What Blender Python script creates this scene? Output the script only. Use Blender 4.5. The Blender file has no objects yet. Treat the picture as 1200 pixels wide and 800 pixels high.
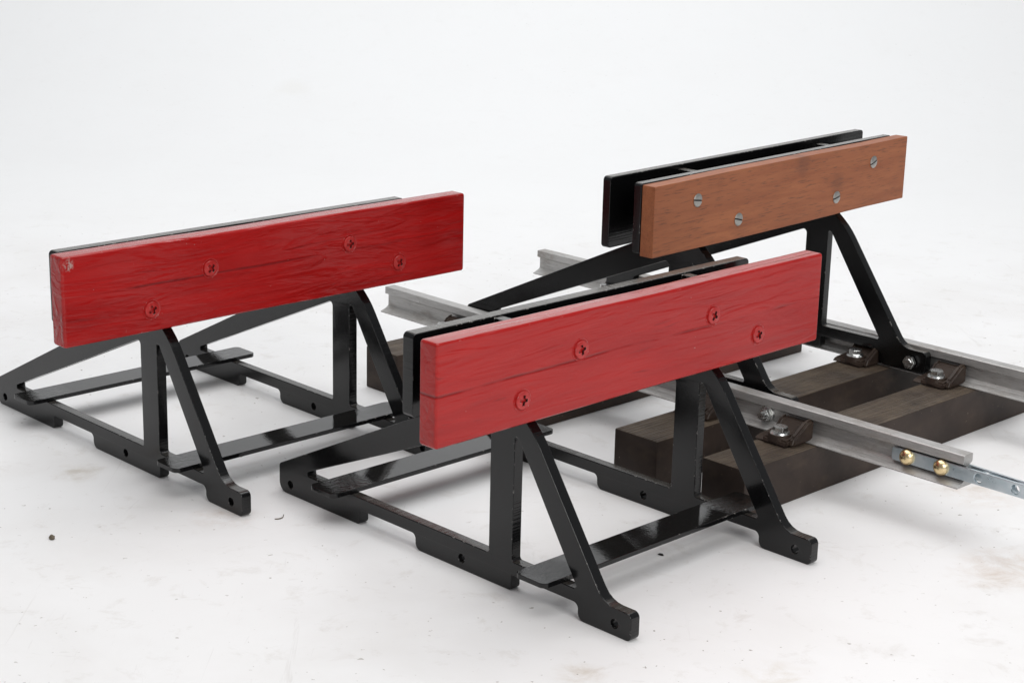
import bpy, bmesh, math, random
from mathutils import Vector, Matrix
random.seed(7)
S = bpy.context.scene
C = S.collection

# ------------------------------------------------------------------ camera, world, lamps, exposure
PITCH, ROLL, CAMH, FPX = 0.275579, -0.023652, 0.58286, 2126.98
cam = bpy.data.objects.new('camera', bpy.data.cameras.new('camera'))
C.objects.link(cam)
cam.data.sensor_width = 36.0
cam.data.lens = 36.0 * FPX / 1200.0
cam.data.clip_start, cam.data.clip_end = 0.05, 60.0
fw = Vector((0, math.cos(PITCH), -math.sin(PITCH)))
up = Vector((0, math.sin(PITCH), math.cos(PITCH)))
rt = Vector((1, 0, 0))
r2 = rt * math.cos(ROLL) - up * math.sin(ROLL)
u2 = rt * math.sin(ROLL) + up * math.cos(ROLL)
M = Matrix.Identity(4)
for i in range(3):
    M[i][0], M[i][1], M[i][2] = r2[i], u2[i], -fw[i]
M[2][3] = CAMH
cam.matrix_world = M
S.camera = cam

W = bpy.data.worlds.new('World'); S.world = W; W.use_nodes = True
bgn = W.node_tree.nodes['Background']
bgn.inputs['Color'].default_value = (0.95, 0.97, 1.0, 1)
bgn.inputs['Strength'].default_value = 0.28

def area(name, loc, target, size, power, col=(1, 1, 1), size_y=None):
    d = bpy.data.lights.new(name, 'AREA'); d.energy = power; d.size = size; d.color = col
    if size_y: d.shape = 'RECTANGLE'; d.size_y = size_y
    o = bpy.data.objects.new(name, d); C.objects.link(o); o.location = loc
    o.rotation_euler = (Vector(target) - Vector(loc)).to_track_quat('-Z', 'Y').to_euler()
    return o
area('softbox_overhead', (0.0, 1.75, 2.6), (0.05, 1.45, 0), 3.0, 50, (1.0, 0.995, 0.985), 2.8)
area('softbox_front', (0.95, -0.3, 1.3), (0.15, 1.3, 0.10), 1.2, 26, (1.0, 0.99, 0.97), 1.0)
area('backdrop_light', (0.0, 2.9, 2.9), (0.0, 4.6, 1.5), 2.6, 39, (0.95, 0.975, 1.0), 0.8)

S.view_settings.view_transform = 'Standard'
S.view_settings.look = 'None'
S.view_settings.exposure = 0.10
S.view_settings.gamma = 1.0
S.render.engine = 'CYCLES'
S.cycles.max_bounces = 8

# ------------------------------------------------------------------ node helpers
def new_mat(name):
    m = bpy.data.materials.new(name); m.use_nodes = True
    nt = m.node_tree
    return m, nt, nt.nodes['Principled BSDF']
def N(nt, t, **kw):
    n = nt.nodes.new(t)
    for k, v in kw.items():
        setattr(n, k, v)
    return n
def L(nt, a, b): nt.links.new(a, b)
def coords(nt, scale=(1, 1, 1), loc=(0, 0, 0), rot=(0, 0, 0)):
    tc = N(nt, 'ShaderNodeTexCoord'); mp = N(nt, 'ShaderNodeMapping')
    mp.inputs['Scale'].default_value = scale; mp.inputs['Location'].default_value = loc; mp.inputs['Rotation'].default_value = rot
    L(nt, tc.outputs['Object'], mp.inputs['Vector'])
    return mp.outputs['Vector']
def noise(nt, vec, scale, detail=4, rough=0.5, dist=0.0):
    n = N(nt, 'ShaderNodeTexNoise')
    n.inputs['Scale'].default_value = scale; n.inputs['Detail'].default_value = detail
    n.inputs['Roughness'].default_value = rough; n.inputs['Distortion'].default_value = dist
    L(nt, vec, n.inputs['Vector']); return n.outputs['Fac']
def ramp(nt, fac, stops, interp='LINEAR'):
    r = N(nt, 'ShaderNodeValToRGB'); cr = r.color_ramp; cr.interpolation = interp
    while len(cr.elements) < len(stops): cr.elements.new(0.5)
    for e, (p, c) in zip(cr.elements, stops):
        e.position = p; e.color = (c, c, c, 1) if isinstance(c, (int, float)) else (*c, 1)
    L(nt, fac, r.inputs['Fac']); return r.outputs['Color']
def mix(nt, fac, a, b, mode='MIX'):
    m = N(nt, 'ShaderNodeMix', data_type='RGBA', blend_type=mode)
    if isinstance(fac, (int, float)): m.inputs['Factor'].default_value = fac
    else: L(nt, fac, m.inputs['Factor'])
    for s, v in (('A', a), ('B', b)):
        k = [i for i in m.inputs if i.name == s and i.type == 'RGBA'][0]
        if isinstance(v, tuple): k.default_value = (*v, 1)
        else: L(nt, v, k)
    return [o for o in m.outputs if o.type == 'RGBA'][0]
def math_(nt, op, a, b=None, clamp=False):
    m = N(nt, 'ShaderNodeMath', operation=op, use_clamp=clamp)
    for i, v in enumerate((a, b)):
        if v is None: continue
        if isinstance(v, (int, float)): m.inputs[i].default_value = v
        else: L(nt, v, m.inputs[i])
    return m.outputs[0]
def bump(nt, bs, h, strength, dist=0.001, prev=None):
    b = N(nt, 'ShaderNodeBump'); b.inputs['Strength'].default_value = strength; b.inputs['Distance'].default_value = dist
    L(nt, h, b.inputs['Height'])
    if prev: L(nt, prev, b.inputs['Normal'])
    L(nt, b.outputs['Normal'], bs.inputs['Normal']); return b.outputs['Normal']
def edge_mask(nt, radius, lo, hi):
    bv = N(nt, 'ShaderNodeBevel', samples=6); bv.inputs['Radius'].default_value = radius
    g = N(nt, 'ShaderNodeNewGeometry')
    d = N(nt, 'ShaderNodeVectorMath', operation='DOT_PRODUCT')
    L(nt, bv.outputs['Normal'], d.inputs[0]); L(nt, g.outputs['Normal'], d.inputs[1])
    return ramp(nt, d.outputs['Value'], [(lo, 1.0), (hi, 0.0)])
def spot(nt, c, r, axes=(0, 2)):
    """round stain mask round a point (object space) on two axes, with a ragged edge"""
    tc = N(nt, 'ShaderNodeTexCoord'); sp = N(nt, 'ShaderNodeSeparateXYZ'); L(nt, tc.outputs['Object'], sp.inputs[0])
    a = math_(nt, 'SUBTRACT', sp.outputs[axes[0]], c[0]); b = math_(nt, 'SUBTRACT', sp.outputs[axes[1]], c[1])
    d = math_(nt, 'SQRT', math_(nt, 'ADD', math_(nt, 'MULTIPLY', a, a), math_(nt, 'MULTIPLY', b, b)))
    n = noise(nt, tc.outputs['Object'], 0.9 / r, 4, 0.6)
    d = math_(nt, 'MULTIPLY', d, math_(nt, 'ADD', math_(nt, 'MULTIPLY', n, 1.4), 0.3))
    return ramp(nt, math_(nt, 'DIVIDE', d, r), [(0.35, 1.0), (1.0, 0.0)])

def top_dust_sheen(nt, col, k, c):
    """pale film on upward faces: settled dust on black, painted reflection on red"""
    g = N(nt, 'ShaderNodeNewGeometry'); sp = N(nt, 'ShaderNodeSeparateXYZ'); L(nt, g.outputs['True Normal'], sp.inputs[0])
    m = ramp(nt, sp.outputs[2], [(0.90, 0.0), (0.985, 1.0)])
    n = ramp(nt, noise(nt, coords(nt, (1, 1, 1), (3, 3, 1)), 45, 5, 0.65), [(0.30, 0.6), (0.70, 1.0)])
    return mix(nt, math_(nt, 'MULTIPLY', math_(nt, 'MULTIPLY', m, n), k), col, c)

# ------------------------------------------------------------------ materials
def red_paint(name, base, dark, seed, ripple, chip_corner=None, seam=(0.1903, 0.62)):
    m, nt, bs = new_mat(name)
    v = coords(nt, (5, 60, 60), (seed, 0, seed))
    g = noise(nt, v, 1.6, 5, 0.6, 0.6)
    v2 = coords(nt, (12, 220, 220), (0, seed, 0))
    g2 = noise(nt, v2, 1.3, 4, 0.6)
    patch = noise(nt, coords(nt, (6, 9, 9), (seed * 2, 0, 0)), 1.5, 3)
    col = mix(nt, ramp(nt, g, [(0.36, 0.0), (0.68, 1.0)]), dark, base)
    col = mix(nt, math_(nt, 'MULTIPLY', ramp(nt, patch, [(0.35, 0.0), (0.7, 1.0)]), 0.35), col, tuple(c * 1.25 for c in base))
    # darker hairline grain where the paint has sunk into open pores
    hair = ramp(nt, g2, [(0.66, 0.0), (0.75, 1.0)])
    col = mix(nt, math_(nt, 'MULTIPLY', hair, 0.35), col, tuple(c * 0.35 for c in dark))
    dash = ramp(nt, noise(nt, coords(nt, (9, 130, 130), (0, seed * 7, 0)), 1.0, 3, 0.55, 0.8), [(0.67, 0.0), (0.72, 1.0)])
    col = mix(nt, math_(nt, 'MULTIPLY', dash, 0.5), col, tuple(c * 0.45 for c in dark))
    # joint line between the two glued boards
    tc = N(nt, 'ShaderNodeTexCoord'); sp = N(nt, 'ShaderNodeSeparateXYZ'); L(nt, tc.outputs['Object'], sp.inputs[0])
    wob = math_(nt, 'MULTIPLY', math_(nt, 'SUBTRACT', noise(nt, coords(nt, (6, 1, 1), (seed, 0, 0)), 1.0, 2), 0.5), 0.006)
    dz = math_(nt, 'ABSOLUTE', math_(nt, 'SUBTRACT', math_(nt, 'SUBTRACT', sp.outputs[2], seam[0]), wob))
    line = ramp(nt, math_(nt, 'DIVIDE', dz, 0.0016), [(0.2, 1.0), (1.0, 0.0)])
    brk = ramp(nt, noise(nt, coords(nt, (14, 1, 1), (seed * 3, 0, 0)), 1.0, 3), [(0.40, 0.1), (0.56, 1.0)])
    fade = ramp(nt, sp.outputs[0], [(0.0, 1.0), (0.25, 0.75), (0.31, 0.4)])
    line = math_(nt, 'MULTIPLY', math_(nt, 'MULTIPLY', line, brk), fade)
    col = mix(nt, math_(nt, 'MULTIPLY', line, 0.55), col, (0.03, 0.003, 0.004))
    # chipped arrises
    em = edge_mask(nt, 0.0022, 0.90, 0.975)
    cn = ramp(nt, noise(nt, coords(nt, (1, 1, 1), (seed, 3, 0)), 120, 4, 0.7), [(0.60, 0.0), (0.66, 1.0)])
    chips = math_(nt, 'MULTIPLY', em, cn)
    fl = ramp(nt, noise(nt, coords(nt, (1, 1, 1), (seed, 9, 2)), 260, 2), [(0.775, 0.0), (0.80, 1.0)])
    chips = math_(nt, 'MAXIMUM', chips, math_(nt, 'MULTIPLY', fl, 0.55))
    if chip_corner:
        s1 = spot(nt, chip_corner, 0.0065)
        s2 = ramp(nt, noise(nt, coords(nt, (1, 1, 1)), 330, 3, 0.7), [(0.42, 0.0), (0.55, 1.0)])
        chips = math_(nt, 'MAXIMUM', chips, math_(nt, 'MULTIPLY', s1, s2))
    col = mix(nt, math_(nt, 'MULTIPLY', chips, 0.8), col, (0.42, 0.33, 0.30))
    col = top_dust_sheen(nt, col, 0.16, (0.62, 0.46, 0.44))  # pale grazing reflection along the beam's top, painted into the red
    L(nt, col, bs.inputs['Base Color'])
    L(nt, ramp(nt, patch, [(0.3, 0.13), (0.75, 0.24)]), bs.inputs['Roughness'])
    bs.inputs['Specular IOR Level'].default_value = 0.42
    rip = noise(nt, coords(nt, (9, 75, 75), (seed * 5, 1, 0)), 1.0, 2, 0.5, 1.6)
    b0 = bump(nt, bs, ramp(nt, rip, [(0.40, 0.0), (0.60, 1.0)]), ripple, 0.0012)
    b1 = bump(nt, bs, g, 0.45, 0.0012, b0)
    b2 = bump(nt, bs, g2, 0.30, 0.0005, b1)
    inv = math_(nt, 'SUBTRACT', 1.0, math_(nt, 'MAXIMUM', line, chips))
    bump(nt, bs, inv, 0.6, 0.0006, b2)
    return m
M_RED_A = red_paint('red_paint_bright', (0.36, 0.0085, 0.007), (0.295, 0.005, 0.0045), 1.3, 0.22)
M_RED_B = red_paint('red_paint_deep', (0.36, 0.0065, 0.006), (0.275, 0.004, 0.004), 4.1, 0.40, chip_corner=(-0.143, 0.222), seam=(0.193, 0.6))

def screw_red():
    m, nt, bs = new_mat('red_paint_screw')
    n = noise(nt, coords(nt), 260, 3, 0.6)
    col = mix(nt, ramp(nt, n, [(0.35, 0.0), (0.7, 1.0)]), (0.32, 0.007, 0.007), (0.44, 0.026, 0.024))
    em = edge_mask(nt, 0.0009, 0.86, 0.97)
    cn = ramp(nt, noise(nt, coords(nt, (1, 1, 1), (3, 1, 0)), 300, 3, 0.7), [(0.56, 0.0), (0.66, 1.0)])
    col = mix(nt, math_(nt, 'MULTIPLY', em, cn), col, (0.55, 0.45, 0.43))
    L(nt, col, bs.inputs['Base Color']); bs.inputs['Roughness'].default_value = 0.3
    bump(nt, bs, n, 0.5, 0.0006); return m
M_SCREW = screw_red()
def recess_mat():
    m, nt, bs = new_mat('screw_recess')
    L(nt, ramp(nt, noise(nt, coords(nt), 500, 2), [(0.4, (0.02, 0.004, 0.004)), (0.7, (0.10, 0.01, 0.012))]), bs.inputs['Base Color'])
    bs.inputs['Roughness'].default_value = 0.6; return m
M_RECESS = recess_mat()

def black_paint(name, rough, wave, base=0.0035, dust=0.12, thin=0):
    m, nt, bs = new_mat(name)
    n = noise(nt, coords(nt), 38, 3, 0.5)
    f = noise(nt, coords(nt, (1, 1, 1), (2, 1, 5)), 420, 3, 0.6)
    fleck = ramp(nt, noise(nt, coords(nt, (1, 1, 1), (4, 8, 1)), 330, 2), [(0.76, 0.0), (0.79, 1.0)])
    col = mix(nt, math_(nt, 'MULTIPLY', fleck, 0.25), (base, base, base * 1.08), (0.10, 0.09, 0.08))
    em = edge_mask(nt, 0.0018, 0.86, 0.975)
    cn = ramp(nt, noise(nt, coords(nt, (1, 1, 1), (3, 1, 0)), 210, 4, 0.7), [(0.58, 0.0), (0.63, 1.0)])
    gate = ramp(nt, noise(nt, coords(nt, (1, 1, 1), (6, 2, 0)), 14, 2), [(0.46, 0.0), (0.54, 1.0)])
    col = mix(nt, math_(nt, 'MULTIPLY', math_(nt, 'MULTIPLY', em, cn), gate), col, (0.55, 0.53, 0.50))
    if dust: col = top_dust_sheen(nt, col, dust, (0.46, 0.42, 0.37))
    L(nt, col, bs.inputs['Base Color'])
    L(nt, ramp(nt, n, [(0.3, rough), (0.7, rough + 0.06)]), bs.inputs['Roughness'])
    bs.inputs['Specular IOR Level'].default_value = 0.42
    b = bump(nt, bs, n, wave, 0.0012)
    b = bump(nt, bs, f, 0.10, 0.0003, b)
    if thin is None:           # crossbars: lumpy weld spatter under the paint where they meet the side frames
        tx = N(nt, 'ShaderNodeTexCoord'); sx = N(nt, 'ShaderNodeSeparateXYZ'); L(nt, tx.outputs['Object'], sx.inputs[0])
        da = math_(nt, 'ABSOLUTE', math_(nt, 'SUBTRACT', math_(nt, 'ABSOLUTE', math_(nt, 'SUBTRACT', sx.outputs[0], 0.0752)), 0.1130))
        mw = ramp(nt, math_(nt, 'DIVIDE', da, 0.030), [(0.45, 1.0), (1.0, 0.0)])
        wl = noise(nt, coords(nt, (1, 1, 1), (9, 9, 9)), 230, 4, 0.7)
        b = bump(nt, bs, math_(nt, 'MULTIPLY', wl, mw), 0.5, 0.0012, b)
    if thin is not None:       # cut edges keep the fine lines of the cutter, square across the plate's thickness
        tc = N(nt, 'ShaderNodeTexCoord'); sp = N(nt, 'ShaderNodeSeparateXYZ'); L(nt, tc.outputs['Normal'], sp.inputs[0])
        sc = [520, 520, 520]; sc[thin] = 8
        cut = noise(nt, coords(nt, tuple(sc)), 1.0, 2, 0.6)
        mk = math_(nt, 'SUBTRACT', 1.0, math_(nt, 'ABSOLUTE', sp.outputs[thin]), True)
        bump(nt, bs, math_(nt, 'MULTIPLY', cut, mk), 0.45, 0.0006, b)
    return m
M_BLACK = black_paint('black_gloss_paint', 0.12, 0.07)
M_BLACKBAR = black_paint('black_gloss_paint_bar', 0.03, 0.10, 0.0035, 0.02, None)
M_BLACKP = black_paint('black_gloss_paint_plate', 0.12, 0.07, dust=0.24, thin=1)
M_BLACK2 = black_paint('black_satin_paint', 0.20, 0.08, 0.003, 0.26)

def brown_wood():
    m, nt, bs = new_mat('oiled_brown_wood')
    ang = (0, math.radians(-5), 0)
    g = noise(nt, coords(nt, (7, 90, 90), (0.3, 0, 0.2), ang), 1.3, 6, 0.62, 0.8)
    big = noise(nt, coords(nt, (3, 22, 22), (2, 0, 0.7), ang), 1.2, 3, 0.5, 1.2)
    pore = noise(nt, coords(nt, (60, 900, 900), (0, 0, 0), ang), 1.0, 2, 0.6)
    col = mix(nt, ramp(nt, g, [(0.32, 0.0), (0.70, 1.0)]), (0.265, 0.076, 0.025), (0.375, 0.122, 0.043))
    col = mix(nt, math_(nt, 'MULTIPLY', ramp(nt, big, [(0.45, 0.0), (0.62, 1.0)]), 0.30), col, (0.27, 0.085, 0.034))
    col = mix(nt, math_(nt, 'MULTIPLY', ramp(nt, pore, [(0.56, 0.0), (0.68, 1.0)]), 0.65), col, (0.10, 0.038, 0.018))
    for c, r, k in (((0.130, 0.216), 0.016, 0.35), ((0.196, 0.187), 0.013, 0.28), ((-0.01, 0.214), 0.008, 0.15), ((0.03, 0.165), 0.02, 0.12), ((0.29, 0.18), 0.012, 0.0)):
        col = mix(nt, math_(nt, 'MULTIPLY', spot(nt, c, r), k), col, (0.07, 0.026, 0.014))
    em = edge_mask(nt, 0.002, 0.86, 0.97)
    col = mix(nt, math_(nt, 'MULTIPLY', em, 0.35), col, (0.09, 0.03, 0.014))
    L(nt, col, bs.inputs['Base Color']); bs.inputs['Roughness'].default_value = 0.5
    b = bump(nt, bs, g, 0.25, 0.0006); bump(nt, bs, pore, 0.25, 0.0003, b); return m
M_WOOD = brown_wood()

def metal(name, c1, c2, rough, dirt=None, brush=None, metallic=1.0, dscale=30):
    m, nt, bs = new_mat(name)
    n = noise(nt, coords(nt, brush or (1, 1, 1)), 60, 4, 0.6)
    col = mix(nt, ramp(nt, n, [(0.35, 0.0), (0.68, 1.0)]), c1, c2)
    bs.inputs['Metallic'].default_value = metallic
    ro = ramp(nt, n, [(0.3, rough), (0.7, rough + 0.12)])
    if dirt:
        dn = noise(nt, coords(nt, (1, 0.45, 1), (5, 2, 1)), dscale, 6, 0.7)
        dm = ramp(nt, dn, [(0.50, 0.0), (0.68, 1.0)])
        col = mix(nt, math_(nt, 'MULTIPLY', dm, 0.85), col, dirt)
        L(nt, math_(nt, 'MULTIPLY', math_(nt, 'SUBTRACT', 1.0, math_(nt, 'MULTIPLY', dm, 0.8)), metallic), bs.inputs['Metallic'])
        sp = ramp(nt, noise(nt, coords(nt, (1, 1, 1), (1, 7, 1)), 420, 3, 0.7), [(0.64, 0.0), (0.72, 1.0)])
        col = mix(nt, math_(nt, 'MULTIPLY', sp, 0.6), col, tuple(c * 0.45 for c in dirt))
        bump(nt, bs, dn, 0.25, 0.0004)
    else:
        bump(nt, bs, n, 0.15, 0.0003)
    L(nt, col, bs.inputs['Base Color']); L(nt, ro, bs.inputs['Roughness'])
    return m
M_RAIL = metal('weathered_aluminium', (0.38, 0.37, 0.36), (0.56, 0.55, 0.54), 0.45, (0.20, 0.17, 0.14), (30, 1.2, 30), 0.8)
M_ZINC = metal('zinc_plated_steel', (0.62, 0.64, 0.64), (0.80, 0.80, 0.78), 0.22, None, None)
M_PLATE = metal('galvanised_plate', (0.50, 0.58, 0.62), (0.66, 0.71, 0.74), 0.26, None, (1, 1, 1))
M_BRASS = metal('brass', (0.68, 0.52, 0.28), (0.82, 0.68, 0.42), 0.20, None, (1, 1, 1))
M_SLOT = metal('dull_screw_steel', (0.36, 0.35, 0.33), (0.56, 0.55, 0.52), 0.42, None, (1, 1, 1))

def plastic(name, ridged):
    m, nt, bs = new_mat(name)
    n = noise(nt, coords(nt), 22, 5, 0.6)
    col = mix(nt, ramp(nt, n, [(0.35, 0.0), (0.68, 1.0)]), (0.026, 0.0175, 0.014), (0.047, 0.032, 0.025))
    # pale dust lying on upward faces
    g = N(nt, 'ShaderNodeNewGeometry'); sp = N(nt, 'ShaderNodeSeparateXYZ'); L(nt, g.outputs['True Normal'], sp.inputs[0])
    upm = ramp(nt, sp.outputs[2], [(0.55, 0.0), (0.9, 1.0)])
    dn = ramp(nt, noise(nt, coords(nt, (1, 1, 1), (2, 2, 2)), 30, 6, 0.7), [(0.32, 0.15), (0.66, 1.0)])
    col = mix(nt, math_(nt, 'MULTIPLY', math_(nt, 'MULTIPLY', upm, dn), 0.70 if ridged else 0.05), col, (0.150, 0.115, 0.080))
    sm = ramp(nt, noise(nt, coords(nt, (1, 1, 1.6), (7, 1, 3)), 26, 5, 0.65), [(0.53, 0.0), (0.66, 1.0)])
    col = mix(nt, math_(nt, 'MULTIPLY', sm, 0.14), col, (0.13, 0.09, 0.06))
    fl = ramp(nt, noise(nt, coords(nt, (1, 1, 1), (9, 4, 3)), 240, 3, 0.7), [(0.70, 0.0), (0.74, 1.0)])
    col = mix(nt, math_(nt, 'MULTIPLY', fl, 0.6), col, (0.30, 0.25, 0.19))
    L(nt, col, bs.inputs['Base Color']); bs.inputs['Roughness'].default_value = 0.55 if ridged else 0.42
    bs.inputs['Specular IOR Level'].default_value = 0.28 if ridged else 0.2
    if ridged:
        w = noise(nt, coords(nt, (7, 420, 60)), 1.0, 2, 0.5, 0.3)
        hh = math_(nt, 'MULTIPLY', ramp(nt, w, [(0.40, 0.0), (0.60, 1.0)]), upm)
        b = bump(nt, bs, hh, 1.0, 0.0016)
        bump(nt, bs, n, 0.2, 0.0006, b)
    else:
        bump(nt, bs, n, 0.25, 0.0008)
    return m
M_SLEEPER = plastic('dusty_brown_plastic', True)
M_CHAIR = plastic('brown_plastic', False)

def floor_mat():
    m, nt, bs = new_mat('scuffed_white_sheet')
    col = (0.80, 0.795, 0.797)
    a = noise(nt, coords(nt, (1, 1, 1), (0, 0, 0)), 5.5, 5, 0.6, 0.3)
    col = mix(nt, math_(nt, 'MULTIPLY', ramp(nt, a, [(0.42, 0.0), (0.74, 1.0)]), 0.30), col, (0.62, 0.59, 0.57))
    b = noise(nt, coords(nt, (1, 1, 1), (3, 5, 0)), 26, 6, 0.72, 0.4)
    col = mix(nt, math_(nt, 'MULTIPLY', ramp(nt, b, [(0.56, 0.0), (0.76, 1.0)]), 0.45), col, (0.52, 0.48, 0.44))
    # drag scuffs, stretched
    s = noise(nt, coords(nt, (40, 5, 5), (1, 2, 0), (0, 0, 0.9)), 1.2, 4, 0.7, 1.5)
    col = mix(nt, math_(nt, 'MULTIPLY', ramp(nt, s, [(0.65, 0.0), (0.73, 1.0)]), 0.20), col, (0.45, 0.42, 0.40))
    s2 = noise(nt, coords(nt, (6, 50, 5), (4, 1, 0), (0, 0, 0.5)), 1.4, 4, 0.7, 2.0)
    col = mix(nt, math_(nt, 'MULTIPLY', ramp(nt, s2, [(0.68, 0.0), (0.75, 1.0)]), 0.26), col, (0.40, 0.37, 0.35))
    # clustered grit specks
    gt = ramp(nt, noise(nt, coords(nt, (1, 1, 1), (8, 8, 0)), 130, 2, 0.6), [(0.70, 0.0), (0.725, 1.0)])
    gate = ramp(nt, noise(nt, coords(nt, (1, 1, 1), (1, 4, 0)), 6, 3, 0.6), [(0.42, 0.0), (0.60, 1.0)])
    col = mix(nt, math_(nt, 'MULTIPLY', math_(nt, 'MULTIPLY', gt, gate), 0.75), col, (0.20, 0.16, 0.13))
    tcg = N(nt, 'ShaderNodeTexCoord'); spg = N(nt, 'ShaderNodeSeparateXYZ'); L(nt, tcg.outputs['Object'], spg.inputs[0])
    clean = ramp(nt, math_(nt, 'MULTIPLY', spg.outputs[1], 0.25), [(0.58, 0.0), (0.72, 0.85)])      # the sheet is only trodden on its flat part
    col = mix(nt, clean, col, (0.80, 0.80, 0.80))
    # yellowish-brown stain patches seen on the sheet
    for c, r, k, cc in (((0.415, 1.405), 0.050, 0.42, (0.56, 0.47, 0.40)), ((0.437, 1.578), 0.050, 0.25, (0.60, 0.50, 0.42)), ((0.196, 1.196), 0.030, 0.30, (0.55, 0.48, 0.38)), ((0.055, 1.188), 0.022, 0.30, (0.55, 0.48, 0.40)), ((-0.399, 1.577), 0.028, 0.30, (0.50, 0.45, 0.38)), ((-0.250, 1.478), 0.035, 0.30, (0.55, 0.46, 0.40))):
        f = math_(nt, 'MULTIPLY', spot(nt, c, r, (0, 1)), math_(nt, 'MULTIPLY', ramp(nt, b, [(0.40, 0.0), (0.66, 1.0)]), k * 1.8), True)
        col = mix(nt, f, col, cc)
    # faint rub mark up on the sweep
    col = mix(nt, math_(nt, 'MULTIPLY', spot(nt, (-0.443, 3.59), 0.045, (0, 1)), 0.10), col, (0.60, 0.55, 0.45))
    L(nt, col, bs.inputs['Base Color'])
    bs.inputs['Roughness'].default_value = 0.55; bs.inputs['Specular IOR Level'].default_value = 0.35
    und = noise(nt, coords(nt, (1, 1, 1), (2, 0, 0)), 4, 2)
    q = bump(nt, bs, und, 0.25, 0.01)
    bump(nt, bs, b, 0.12, 0.0006, q)
    return m
M_FLOOR = floor_mat()
def crumb_mat(name, c):
    m, nt, bs = new_mat(name)
    L(nt, ramp(nt, noise(nt, coords(nt), 300, 3), [(0.3, tuple(x * 0.6 for x in c)), (0.7, c)]), bs.inputs['Base Color'])
    bs.inputs['Roughness'].default_value = 0.8; return m
M_CRUMB = crumb_mat('dried_dirt', (0.16, 0.13, 0.09)); M_CHIP = crumb_mat('black_paint_flake', (0.02, 0.018, 0.018))

# ------------------------------------------------------------------ mesh helpers
def finish(me, mats, angle=35):
    for m in (mats if isinstance(mats, (list, tuple)) else [mats]): me.materials.append(m)
    me.shade_smooth() if hasattr(me, 'shade_smooth') else None
    me.set_sharp_from_angle(angle=math.radians(angle))
def link(name, me, parent=None, loc=(0, 0, 0), rotz=0.0, rot=None):
    o = bpy.data.objects.new(name, me); C.objects.link(o)
    o.parent = parent; o.location = loc; o.rotation_euler = rot or (0, 0, rotz)
    if name not in ('floor', 'dirt_crumb', 'paint_flake'):
        wn = o.modifiers.new('weighted_normal', 'WEIGHTED_NORMAL'); wn.keep_sharp = True; wn.weight = 100
    return o
def empty(name, loc, rotz, label, cat, group=None):
    o = bpy.data.objects.new(name, None); C.objects.link(o); o.empty_display_size = 0.05
    o.location = loc; o.rotation_euler = (0, 0, rotz); o['label'] = label; o['category'] = cat
    if group: o['group'] = group
    return o
def bm_mesh(bm, name, mats, angle=35):
    me = bpy.data.meshes.new(name); bm.normal_update(); bm.to_mesh(me); bm.free(); finish(me, mats, angle); return me
def box_bm(x0, x1, y0, y1, z0, z1, bev=0.0008, seg=2, bm=None):
    b = bmesh.new()
    bmesh.ops.create_cube(b, size=1)
    for v in b.verts:
        v.co = Vector((x0 + (v.co.x + .5) * (x1 - x0), y0 + (v.co.y + .5) * (y1 - y0), z0 + (v.co.z + .5) * (z1 - z0)))
    if bev: bmesh.ops.bevel(b, geom=b.edges[:], offset=bev, segments=seg, profile=0.5, affect='EDGES')
    if bm is None: return b
    tmp = bpy.data.meshes.new('tmp'); b.to_mesh(tmp); b.free(); bm.from_mesh(tmp); bpy.data.meshes.remove(tmp); return bm
def rot_bm(bm, verts, M): bmesh.ops.transform(bm, matrix=M, verts=verts)
def fillet(pts, closed=True):
    """pts: (a, b, radius); returns the outline with rounded corners"""
    out = []; n = len(pts)
    for i in range(n):
        p = Vector(pts[i][:2]); r = pts[i][2] if len(pts[i]) > 2 else 0
        a = Vector(pts[i - 1][:2]); c = Vector(pts[(i + 1) % n][:2])
        if r <= 0: out.append(p); continue
        d1 = (a - p).normalized(); d2 = (c - p).normalized()
        ang = d1.angle(d2); t = r / math.tan(ang / 2)
        t = min(t, 0.48 * (a - p).length, 0.48 * (c - p).length); r = t * math.tan(ang / 2)
        s = p + d1 * t; e = p + d2 * t
        bis = (d1 + d2).normalized(); cen = p + bis * (r / math.sin(ang / 2))
        v1 = s - cen; v2 = e - cen; sw = v1.angle_signed(v2)
        k = max(3, int(abs(sw) / 0.2))
        for j in range(k + 1):
            th = -sw * j / k
            out.append(cen + Vector((v1.x * math.cos(th) - v1.y * math.sin(th), v1.x * math.sin(th) + v1.y * math.cos(th))))
    return out
def circle_pts(cx, cy, r, n=20): return [Vector((cx + r * math.cos(2 * math.pi * i / n), cy + r * math.sin(2 * math.pi * i / n))) for i in range(n)]
def plate_from_outline(name, loops, thick, bev, mat, to3d):
    """closed 2D loops (outline first, then holes) -> a solid bevelled plate; to3d maps (a, b, c)"""
    cu = bpy.data.curves.new(name, 'CURVE'); cu.dimensions = '2D'; cu.fill_mode = 'BOTH'
    for lp in loops:
        s = cu.splines.new('POLY'); s.points.add(len(lp) - 1); s.use_cyclic_u = True
        for q, p in zip(s.points, lp): q.co = (p[0], p[1], 0, 1)
    cu.extrude = thick / 2 - bev; cu.bevel_depth = bev; cu.bevel_resolution = 1; cu.offset = -bev
    tmp = bpy.data.objects.new(name, cu); C.objects.link(tmp)
    dg = bpy.context.evaluated_depsgraph_get(); dg.update()
    me = bpy.data.meshes.new_from_object(tmp.evaluated_get(dg))
    bpy.data.objects.remove(tmp); bpy.data.curves.remove(cu)
    me.name = name
    for v in me.vertices: v.co = to3d(*v.co)
    bm = bmesh.new(); bm.from_mesh(me); bmesh.ops.remove_doubles(bm, verts=bm.verts, dist=1e-6); bmesh.ops.recalc_face_normals(bm, faces=bm.faces); bm.to_mesh(me); bm.free()
    me.materials.clear(); finish(me, mat, 30); return me

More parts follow.
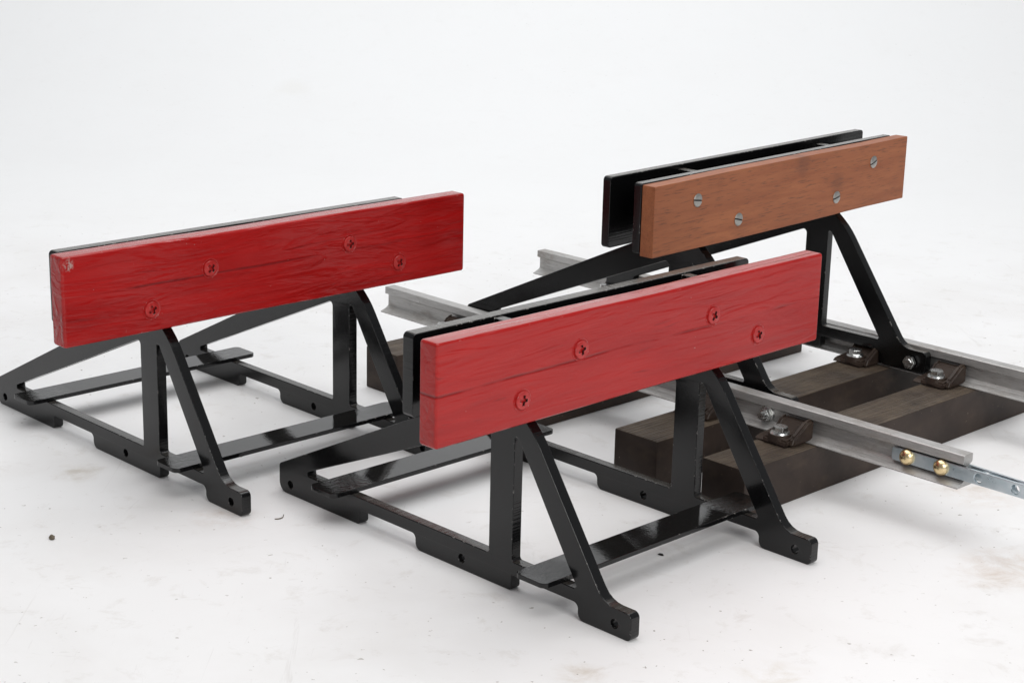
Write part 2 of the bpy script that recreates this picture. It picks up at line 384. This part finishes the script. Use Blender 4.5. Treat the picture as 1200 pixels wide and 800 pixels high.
# ------------------------------------------------------------------ floor sheet sweeping up behind (setting)
def build_floor():
    bm = bmesh.new()
    prof = [(-3.0, 0.0), (-1.0, 0.0), (0.5, 0.0), (1.5, 0.0), (2.6, 0.0), (3.1, 0.0)]
    R = 1.6
    for i in range(1, 25):
        a = math.radians(84) * i / 24
        prof.append((3.1 + R * math.sin(a), R - R * math.cos(a)))
    prof.append((prof[-1][0] + 0.3, prof[-1][1] + 2.4))
    xs = [-4 + 0.5 * i for i in range(17)]
    grid = [[bm.verts.new((x, y, z)) for x in xs] for y, z in prof]
    for r in range(len(prof) - 1):
        for k in range(len(xs) - 1):
            bm.faces.new((grid[r][k], grid[r][k + 1], grid[r + 1][k + 1], grid[r + 1][k]))
    o = link('floor', bm_mesh(bm, 'floor', M_FLOOR, 60)); o['kind'] = 'structure'
build_floor()

# ------------------------------------------------------------------ buffer stops
TH = 0.0099
def frame_profile(ys=1.0, top_in=0.0):
    """side frame outline, (Y forward, Z up) with corner radii"""
    out = [(-.3012, .0261, .004), (-.3012, 0, .0095), (-.1875, 0, .004), (-.1875, .0136, .002), (-.1152, .0136, .0045), (-.1152, 0, .009),
           (0, 0, .004), (0, .0136, .0015), (.0727, .0136, .005), (.0727, 0, .0085), (.1275, 0, .0045), (.1275, .0222, .005), (.0990, .0222, .022),
           (.0220, .1352, .085), (.0035, .1510, .004), (0.0, .1520, 0), (-.0004 - top_in, .1520, 0), (-.0004 - top_in, .2190, 0), (-.0264 + top_in, .2190, 0), (-.0264 + top_in, .1535, 0), (-.0388, .1535, .002)]
    rear = [(-.2596, .0249, .001), (-.2596, .0285, .002), (-.0267, .1282, .004), (-.0267, .0249, .0025)]
    front = [(0, .0249, .0025), (0, .1290, .0018), (.0042, .1285, .0015), (.0718, .0249, .002)]
    holes = [circle_pts(-.2850, .0095, .0038), circle_pts(-.0581, .0095, .0038), circle_pts(.1109, .0097, .0038)]
    f = lambda l: [Vector((-p[0] * ys, p[1])) for p in l]        # Blender local y = -Y
    return [f(fillet(out)), f(fillet(rear)), f(fillet(front))] + [f(h) for h in holes]
frame_me = plate_from_outline('side_frame', frame_profile(), TH, 0.0007, M_BLACK, lambda a, b, c: (c, a, b))
frame_brown_me = plate_from_outline('side_frame_on_track', frame_profile(1.03, 0.0045), TH, 0.0007, M_BLACK2, lambda a, b, c: (c, a, b))

def rounded_plate(name, x0, x1, y0, y1, z0, z1, r, mat, bev=0.0008):
    lp = fillet([(x0, z0, r), (x1, z0, r), (x1, z1, r), (x0, z1, r)])
    yc = -(y0 + y1) / 2
    return plate_from_outline(name, [lp], abs(y1 - y0), bev, mat, lambda a, b, c: (a, yc - c, b))
def crossbar_me(name, x0, x1, y0, y1, z0, z1, mat):
    lp = fillet([(x0, -y0, .006), (x1, -y0, .006), (x1, -y1, .006), (x0, -y1, .006)])
    zc = (z0 + z1) / 2
    return plate_from_outline(name, [lp], z1 - z0, 0.0005, mat, lambda a, b, c: (a, b, zc + c))
def wood_me(name, x0, x1, y0, y1, z0, z1, mat, r=0.0016, seed=1):
    rnd = random.Random(seed)
    bm = box_bm(x0, x1, -y1, -y0, z0, z1, r, 3)
    # hand-planed: long faces wander by fractions of a millimetre
    bmesh.ops.bisect_plane(bm, geom=bm.verts[:] + bm.edges[:] + bm.faces[:], plane_co=((x0 + x1) / 2, 0, 0), plane_no=(1, 0, 0))
    for k in range(1, 12):
        xx = x0 + (x1 - x0) * k / 12 + 0.0001
        bmesh.ops.bisect_plane(bm, geom=bm.verts[:] + bm.edges[:] + bm.faces[:], plane_co=(xx, 0, 0), plane_no=(1, 0, 0))
    for v in bm.verts:
        t = (v.co.x - x0) / (x1 - x0)
        s = math.sin(t * 7.1 + seed) * 0.00035 + math.sin(t * 17 + 2 * seed) * 0.00018
        v.co.z += s if v.co.z > (z0 + z1) / 2 else -s * 0.8
    return bm_mesh(bm, name, mat, 25)

def screw_recessed_me():
    """round countersunk head, cross recess; axis +Z of the mesh, radius 1 = head"""
    R = 0.0073; n = 96; bm = bmesh.new()
    def cross(th):
        best = 0.0
        for k in range(4):
            d = abs((th - k * math.pi / 2 + math.pi) % (2 * math.pi) - math.pi)
            w, l = 0.18, 0.56
            if d < math.pi / 2:
                rr = min(l / max(math.cos(d), 1e-6), w / max(math.sin(d), 1e-6))
                best = max(best, rr)
        return max(best, 0.30)
    rings = []
    for lev, (rf, z) in enumerate([(1.24, -0.0006), (1.22, 0.00035), (1.12, 0.0003), (1.03, -0.0003), (1.0, -0.0003), (1.0, 0.0009), (0.94, 0.0015), (0.72, 0.0018)]):
        rings.append([bm.verts.new((R * rf * math.cos(2 * math.pi * i / n), R * rf * math.sin(2 * math.pi * i / n), z)) for i in range(n)])
    rings.append([bm.verts.new((R * cross(2 * math.pi * i / n) * math.cos(2 * math.pi * i / n), R * cross(2 * math.pi * i / n) * math.sin(2 * math.pi * i / n), 0.0019)) for i in range(n)])
    rings.append([bm.verts.new((v.co.x * 0.86, v.co.y * 0.86, -0.0016)) for v in rings[-1]])
    for a, b in zip(rings, rings[1:]):
        dark = b is rings[-1]
        for i in range(n):
            f = bm.faces.new((a[i], a[(i + 1) % n], b[(i + 1) % n], b[i])); f.material_index = 1 if dark else 0
    f = bm.faces.new(rings[-1]); f.material_index = 1
    return bm_mesh(bm, 'screw', [M_SCREW, M_RECESS], 40)
def screw_slotted_me():
    R = 0.0064; n = 64; hw = 0.11; bm = bmesh.new()
    def half(sign):
        pts = []
        a0 = math.asin(hw); 
        for i in range(n // 2 + 1):
            th = a0 + (math.pi - 2 * a0) * i / (n // 2)
            pts.append((math.cos(th), math.sin(th) * sign))
        lv = [(1.0, -0.0005), (1.0, 0.0006), (0.9, 0.0011), (0.55, 0.0015)]
        rings = []
        for rf, z in lv:
            ring = []
            for x, y in pts:
                yy = y * rf
                if abs(yy) < hw: yy = hw * sign
                ring.append(bm.verts.new((R * x * rf, R * yy, z)))
            rings.append(ring)
        for a, b in zip(rings, rings[1:]):
            for i in range(len(a) - 1):
                fs = (a[i], a[i + 1], b[i + 1], b[i])
                try: bm.faces.new(fs)
                except ValueError: pass
        bm.faces.new(rings[-1])
        # slot wall
        wall = [r[0] for r in rings] + [r[-1] for r in reversed(rings)]
        try: f = bm.faces.new(wall); 
        except ValueError: pass
    half(1); half(-1)
    q = [bm.verts.new((R * x, R * y, 0.0001)) for x, y in ((-.98, -hw), (.98, -hw), (.98, hw), (-.98, hw))]
    f = bm.faces.new(q); f.material_index = 1
    bmesh.ops.recalc_face_normals(bm, faces=bm.faces)
    return bm_mesh(bm, 'screw', [M_SLOT, M_CHIP], 40)
SCREW_R = screw_recessed_me(); SCREW_S = screw_slotted_me()
FACE_FWD = math.radians(90)      # turns a mesh's +Z towards local -y (the front of a stop)

front_plate_me = rounded_plate('front_plate', -.1227, .2745, 0.0, .0096, .1543, .2196, .004, M_BLACKP)
rear_plate_me = rounded_plate('rear_plate', -.1227, .2745, -.0388, -.0271, .1543, .2200, .004, M_BLACKP)
bar_front_me = crossbar_me('crossbar', -.0610, .2120, .0225, .0560, .0250, .0291, M_BLACKBAR)
bar_rear_me = crossbar_me('crossbar', -.0610, .2120, -.2330, -.1990, .0250, .0291, M_BLACKBAR)
SCREWS = [(-.0010, .1985), (.1579, .1985), (.2196, .1713), (-.0632, .1706)]

def red_stop(loc, rotz, label, wood_mat, seed):
    t = empty('buffer_stop', loc, rotz, label, 'buffer stop', 'model railway buffer stops')
    for x in (-.0409, .1813): link('side_frame', frame_me, t, (x + TH / 2, 0, 0))
    link('crossbar', bar_front_me, t); link('crossbar', bar_rear_me, t)
    link('front_plate', front_plate_me, t); link('rear_plate', rear_plate_me, t)
    w = link('wooden_beam', wood_me('wooden_beam', -.1500, .3067, .0100, .0294, .1503, .2295, wood_mat, 0.0028, seed), t)
    for i, (x, z) in enumerate(SCREWS):
        link('screw', SCREW_R, w, (x, -.0294, z), rot=(FACE_FWD, (0.35, 1.1, 0.2, 0.7)[i] + seed, 0))
    return t
red_stop((0.03295, 1.36256, 0), 0.7797, 'black steel buffer stop with a bright red beam, nearest, in front of the track', M_RED_A, 1)
red_stop((-0.29077, 1.59787, 0), 0.77105, 'black steel buffer stop with a deep red chipped beam, left of the other two', M_RED_B, 2)

# brown one, bolted down between the rails
BZ = 0.0495; TT = .8300
bl = Vector((0.1867, 1.7235)); 
t = empty('buffer_stop', (bl.x, bl.y, BZ), TT, 'black buffer stop with unpainted brown wood beam, bolted between the track rails', 'buffer stop', 'model railway buffer stops')
def to_local(wx, wy):
    d = Vector((wx, wy)) - bl
    return Vector((d.x * math.cos(TT) + d.y * math.sin(TT), -d.x * math.sin(TT) + d.y * math.cos(TT)))
FR_ROT = 0.800
def hex_bolt_bm(r_hex, h, r_fl, washer=True, dome=True):
    bm = bmesh.new()
    if washer:
        g = bmesh.ops.create_cone(bm, cap_ends=True, segments=28, radius1=r_fl, radius2=r_fl * 0.9, depth=0.0016)
        rot_bm(bm, g['verts'], Matrix.Translation((0, 0, 0.0008)))
    g = bmesh.ops.create_cone(bm, cap_ends=True, segments=6, radius1=r_hex, radius2=r_hex, depth=h)
    vs = g['verts']; rot_bm(bm, vs, Matrix.Translation((0, 0, 0.0016 + h / 2)))
    es = [e for e in bm.edges if all(v in vs for v in e.verts)]
    bmesh.ops.bevel(bm, geom=es, offset=0.0006, segments=2, affect='EDGES')
    if dome:
        g = bmesh.ops.create_cone(bm, cap_ends=True, segments=24, radius1=r_hex * 0.62, radius2=r_hex * 0.5, depth=0.0012)
        rot_bm(bm, g['verts'], Matrix.Translation((0, 0, 0.0018 + h)))
    return bm
TOE_BOLT = bm_mesh(hex_bolt_bm(.0072, .0046, .0072, False), 'bolt', M_ZINC, 30)
CHAIR_BOLT = bm_mesh(hex_bolt_bm(.0072, .0052, .0094, True, False), 'bolt', M_ZINC, 30)
def nut_me():
    bm = hex_bolt_bm(.0066, .0050, .0086, True, False)
    g = bmesh.ops.create_cone(bm, cap_ends=True, segments=20, radius1=.0036, radius2=.0034, depth=.006)
    rot_bm(bm, g['verts'], Matrix.Translation((0, 0, .0085))); return bm_mesh(bm, 'bolt', M_ZINC, 30)
NUT = nut_me()
for wx, wy, side in ((0.1722, 1.7238, 'l'), (0.3331, 1.8905, 'r')):
    p = to_local(wx, wy)
    f = link('side_frame', frame_brown_me, t, (p.x, p.y, 0), FR_ROT - TT)
    off = Matrix.Rotation(FR_ROT - TT, 2) @ Vector((TH / 2, 0)); f.location.x += off.x; f.location.y += off.y
    hy = -.1109 * 1.03
    if side == 'r':
        link('bolt', TOE_BOLT, f, (-TH / 2, hy, .0097), rot=(0, -math.pi / 2, 0))
    else:
        link('bolt', TOE_BOLT, f, (TH / 2, hy, .0097), rot=(0, math.pi / 2, 0))
link('front_plate', rounded_plate('front_plate', -.1099, .3194, -.0046, .0040, .1565 - 0, .2225, .003, M_BLACK2), t)
link('rear_plate', rounded_plate('rear_plate', -.1111, .3213, -.0411, -.0319, .1558, .2236, .004, M_BLACK2), t)
w = link('wooden_beam', wood_me('wooden_beam', -.1092, .3292, .0042, .0192, .1541, .2219, M_WOOD, 0.0009, 5), t)
for i, (x, z) in enumerate([(-.0439, .2008), (.0235, .1731), (.1955, .1724), (.2630, .2016)]):
    link('screw', SCREW_S, w, (x, -.0192, z), rot=(FACE_FWD, (0.15, 0.25, -0.2, -0.35)[i], 0))

# ------------------------------------------------------------------ track panel
TX, TY, TA = 0.21574, 1.68068, .77715
tr = empty('track_panel', (TX, TY, 0), TA, 'short piece of model railway track, grey metal rails on dusty dark brown sleepers', 'track')
HS, ZT, ZHB, ZF = .0457, .0750, .0670, .0472
def rail_me(name, xc, y0, y1):
    h = .0071; fo = .0138; w = .0022
    pr = [(-fo, HS + .0003, .0004), (fo, HS + .0003, .0004), (fo, ZF, .0004), (.006, .0500, .002), (w, .0525, .002), (w, .0650, .0015), (h, ZHB, .0005), (h, ZT - .0006, .0018), (h - .001, ZT, .001), (-h + .001, ZT, .001), (-h, ZT - .0006, .0018), (-h, ZHB, .0005), (-w, .0650, .0015), (-w, .0525, .002), (-.006, .0500, .002), (-fo, ZF, .0004)]
    lp = fillet(pr)
    return plate_from_outline(name, [lp], y1 - y0, .0003, M_RAIL, lambda a, b, c: (xc + a, -(y0 + y1) / 2 - c, b))
RL, RR = -.0170, .2507
link('rail', rail_me('rail', RL, -.4921, .2718), tr)
link('rail', rail_me('rail', RR, -.5137, .3600), tr)
def sleeper_me(name, y0, y1, seed):
    bm = box_bm(-.1328, .3450, -y1, -y0, 0, HS, .0014, 2)
    rnd = random.Random(seed)
    return bm_mesh(bm, name, M_SLEEPER, 30)
SL = [(-.3952, -.3450), (-.2227, -.1734), (-.0330, .0200), (.0736, .1227)]
CY = [-.372, -.200, -.0110, .0890]
for i, (a, b) in enumerate(SL): link('sleeper', sleeper_me('sleeper', a, b, i), tr)

def chair_me(q):
    """rail fastening block: grows from the rail (d=0) outwards along +x, tall cheek on one side (q), pocket for a bolt at d=.030"""
    bm = bmesh.new()
    def prism(pts, y0, y1, bev, seg=2):
        b = bmesh.new()
        y0, y1 = sorted((q * y0, q * y1))
        lo = [b.verts.new((d, y0, z)) for d, z in pts]; hi = [b.verts.new((d, y1, z)) for d, z in pts]
        b.faces.new(lo[::-1]); b.faces.new(hi)
        n = len(pts)
        for i in range(n): b.faces.new((lo[i], lo[(i + 1) % n], hi[(i + 1) % n], hi[i]))
        bmesh.ops.recalc_face_normals(b, faces=b.faces)
        bmesh.ops.bevel(b, geom=b.edges[:], offset=bev, segments=seg, affect='EDGES')
        tmp = bpy.data.meshes.new('tmp'); b.to_mesh(tmp); b.free(); bm.from_mesh(tmp); bpy.data.meshes.remove(tmp)
    z = HS + .0004
    prism([(.0045, z), (.0415, z), (.0395, z + .0058), (.0190, z + .0085), (.0105, z + .0165), (.0045, z + .0175)], -.0120, .0150, .0016)
    prism([(.0045, z), (.0370, z), (.0330, z + .0085), (.0140, z + .0205), (.0045, z + .0212)], .0125, .0195, .0022, 3)
    prism([(.0045, z), (.0300, z), (.0240, z + .0060), (.0125, z + .0180), (.0045, z + .0190)], -.0150, -.0095, .0022, 3)
    prism([(.0045, z), (.0400, z), (.0340, z + .0034), (.0045, z + .0050)], -.0230, -.0100, .0014)
    g = bmesh.ops.create_cone(bm, cap_ends=True, segments=28, radius1=.0118, radius2=.0104, depth=.006)
    rot_bm(bm, g['verts'], Matrix.Translation((.030, 0, z + .0060)))
    return bm_mesh(bm, 'rail_chair', M_CHAIR, 30)
CHAIR_IN = chair_me(-1); CHAIR_OUT = chair_me(1)
for rx in (RL, RR):
    for cy in CY:
        for s in (1, -1):
            c = link('rail_chair', CHAIR_IN if s > 0 else CHAIR_OUT, tr, (rx, -cy - (.0045 if s < 0 and rx < 0 else -.003), 0), 0 if s > 0 else math.pi)
            link('bolt', CHAIR_BOLT, c, (.030, 0, HS + .0092), rotz=random.uniform(0, 1))
# nut of the bolt that comes through the near rail's web from the buffer stop
link('bolt', NUT, tr, (RL - .0022, -.0570, .0585), rot=(0, -math.pi / 2, 0))

def fishplate_me(y0, y1, z0, z1, holes):
    lp = [fillet([(y0, z0, .0025), (y1, z0, .0025), (y1, z1, .0025), (y0, z1, .0025)])] + [circle_pts(h, (z0 + z1) / 2, .0042) for h in holes]
    return plate_from_outline('fishplate', lp, .0026, .0004, M_PLATE, lambda a, b, c: (c, -a, b))
fp = link('fishplate', fishplate_me(.1995, .3400, .0528, .0651, (.2870, .3225)), tr, (RL - .0060, 0, 0))
def brass_me():
    bm = bmesh.new()
    bmesh.ops.create_uvsphere(bm, u_segments=32, v_segments=20, radius=.0072)
    for v in bm.verts:
        if v.co.z < -.001: v.co.z = -.001
        v.co.z = v.co.z * 0.82
    return bm_mesh(bm, 'screw', M_BRASS, 60)
BR = brass_me()
for yy in (.2157, .2506):
    link('screw', BR, fp, (-.0016, -yy, .0590), rot=(0, -math.pi / 2, 0))
fp2 = link('fishplate', fishplate_me(-.07, .075, .0528, .0651, (.0270, .0590)), tr, (RL + .0040, -.2640, 0), math.radians(-3.4))

# ------------------------------------------------------------------ crumbs on the sheet
def lump(name, loc, size, mat, seed, label, cat, squash=0.6):
    rnd = random.Random(seed); bm = bmesh.new()
    bmesh.ops.create_icosphere(bm, subdivisions=2, radius=1)
    for v in bm.verts:
        k = 1 + rnd.uniform(-.28, .28)
        v.co = Vector((v.co.x * size[0] * k, v.co.y * size[1] * k, max(v.co.z * size[2] * k, -size[2] * 0.6) + size[2] * 0.6))
    o = link(name, bm_mesh(bm, name, mat, 50), None, loc, rnd.uniform(0, 3)); o['label'] = label; o['category'] = cat
    return o
lump('dirt_crumb', (-.382, 1.419, 0), (.0029, .0024, .0025), M_CRUMB, 3, 'greyish brown crumb of dirt on the bare white floor at far left', 'crumb')
lump('paint_flake', (.0875, 1.803, 0), (.0034, .0016, .0012), M_CHIP, 5, 'black flake lying on the floor below the near red beam, left of a sleeper end', 'flake')
lump('paint_flake', (.129, 1.415, 0), (.0026, .0015, .0010), M_CHIP, 8, 'black flake on the floor beside the front crossbar of the nearest buffer stop', 'flake')
def fibre(loc, label):
    bm = bmesh.new(); n = 10; prev = None
    for i in range(n + 1):
        t_ = i / n - .5; x = t_ * .012; y = .0035 * t_ * t_ * 4 + t_ * .004
        ring = [bm.verts.new((x, y + .0005 * math.cos(a), .0006 + .0005 * math.sin(a))) for a in (0, 1.57, 3.14, 4.71)]
        if prev:
            for k in range(4): bm.faces.new((prev[k], prev[(k + 1) % 4], ring[(k + 1) % 4], ring[k]))
        else: bm.faces.new(ring[::-1])
        prev = ring
    bm.faces.new(prev)
    o = link('wood_splinter', bm_mesh(bm, 'wood_splinter', M_CRUMB, 60), None, loc, 0.75); o['label'] = label; o['category'] = 'splinter'
fibre((-.197, 1.478, 0), 'tiny dark splinter on the floor below the rear foot of the nearest buffer stop')
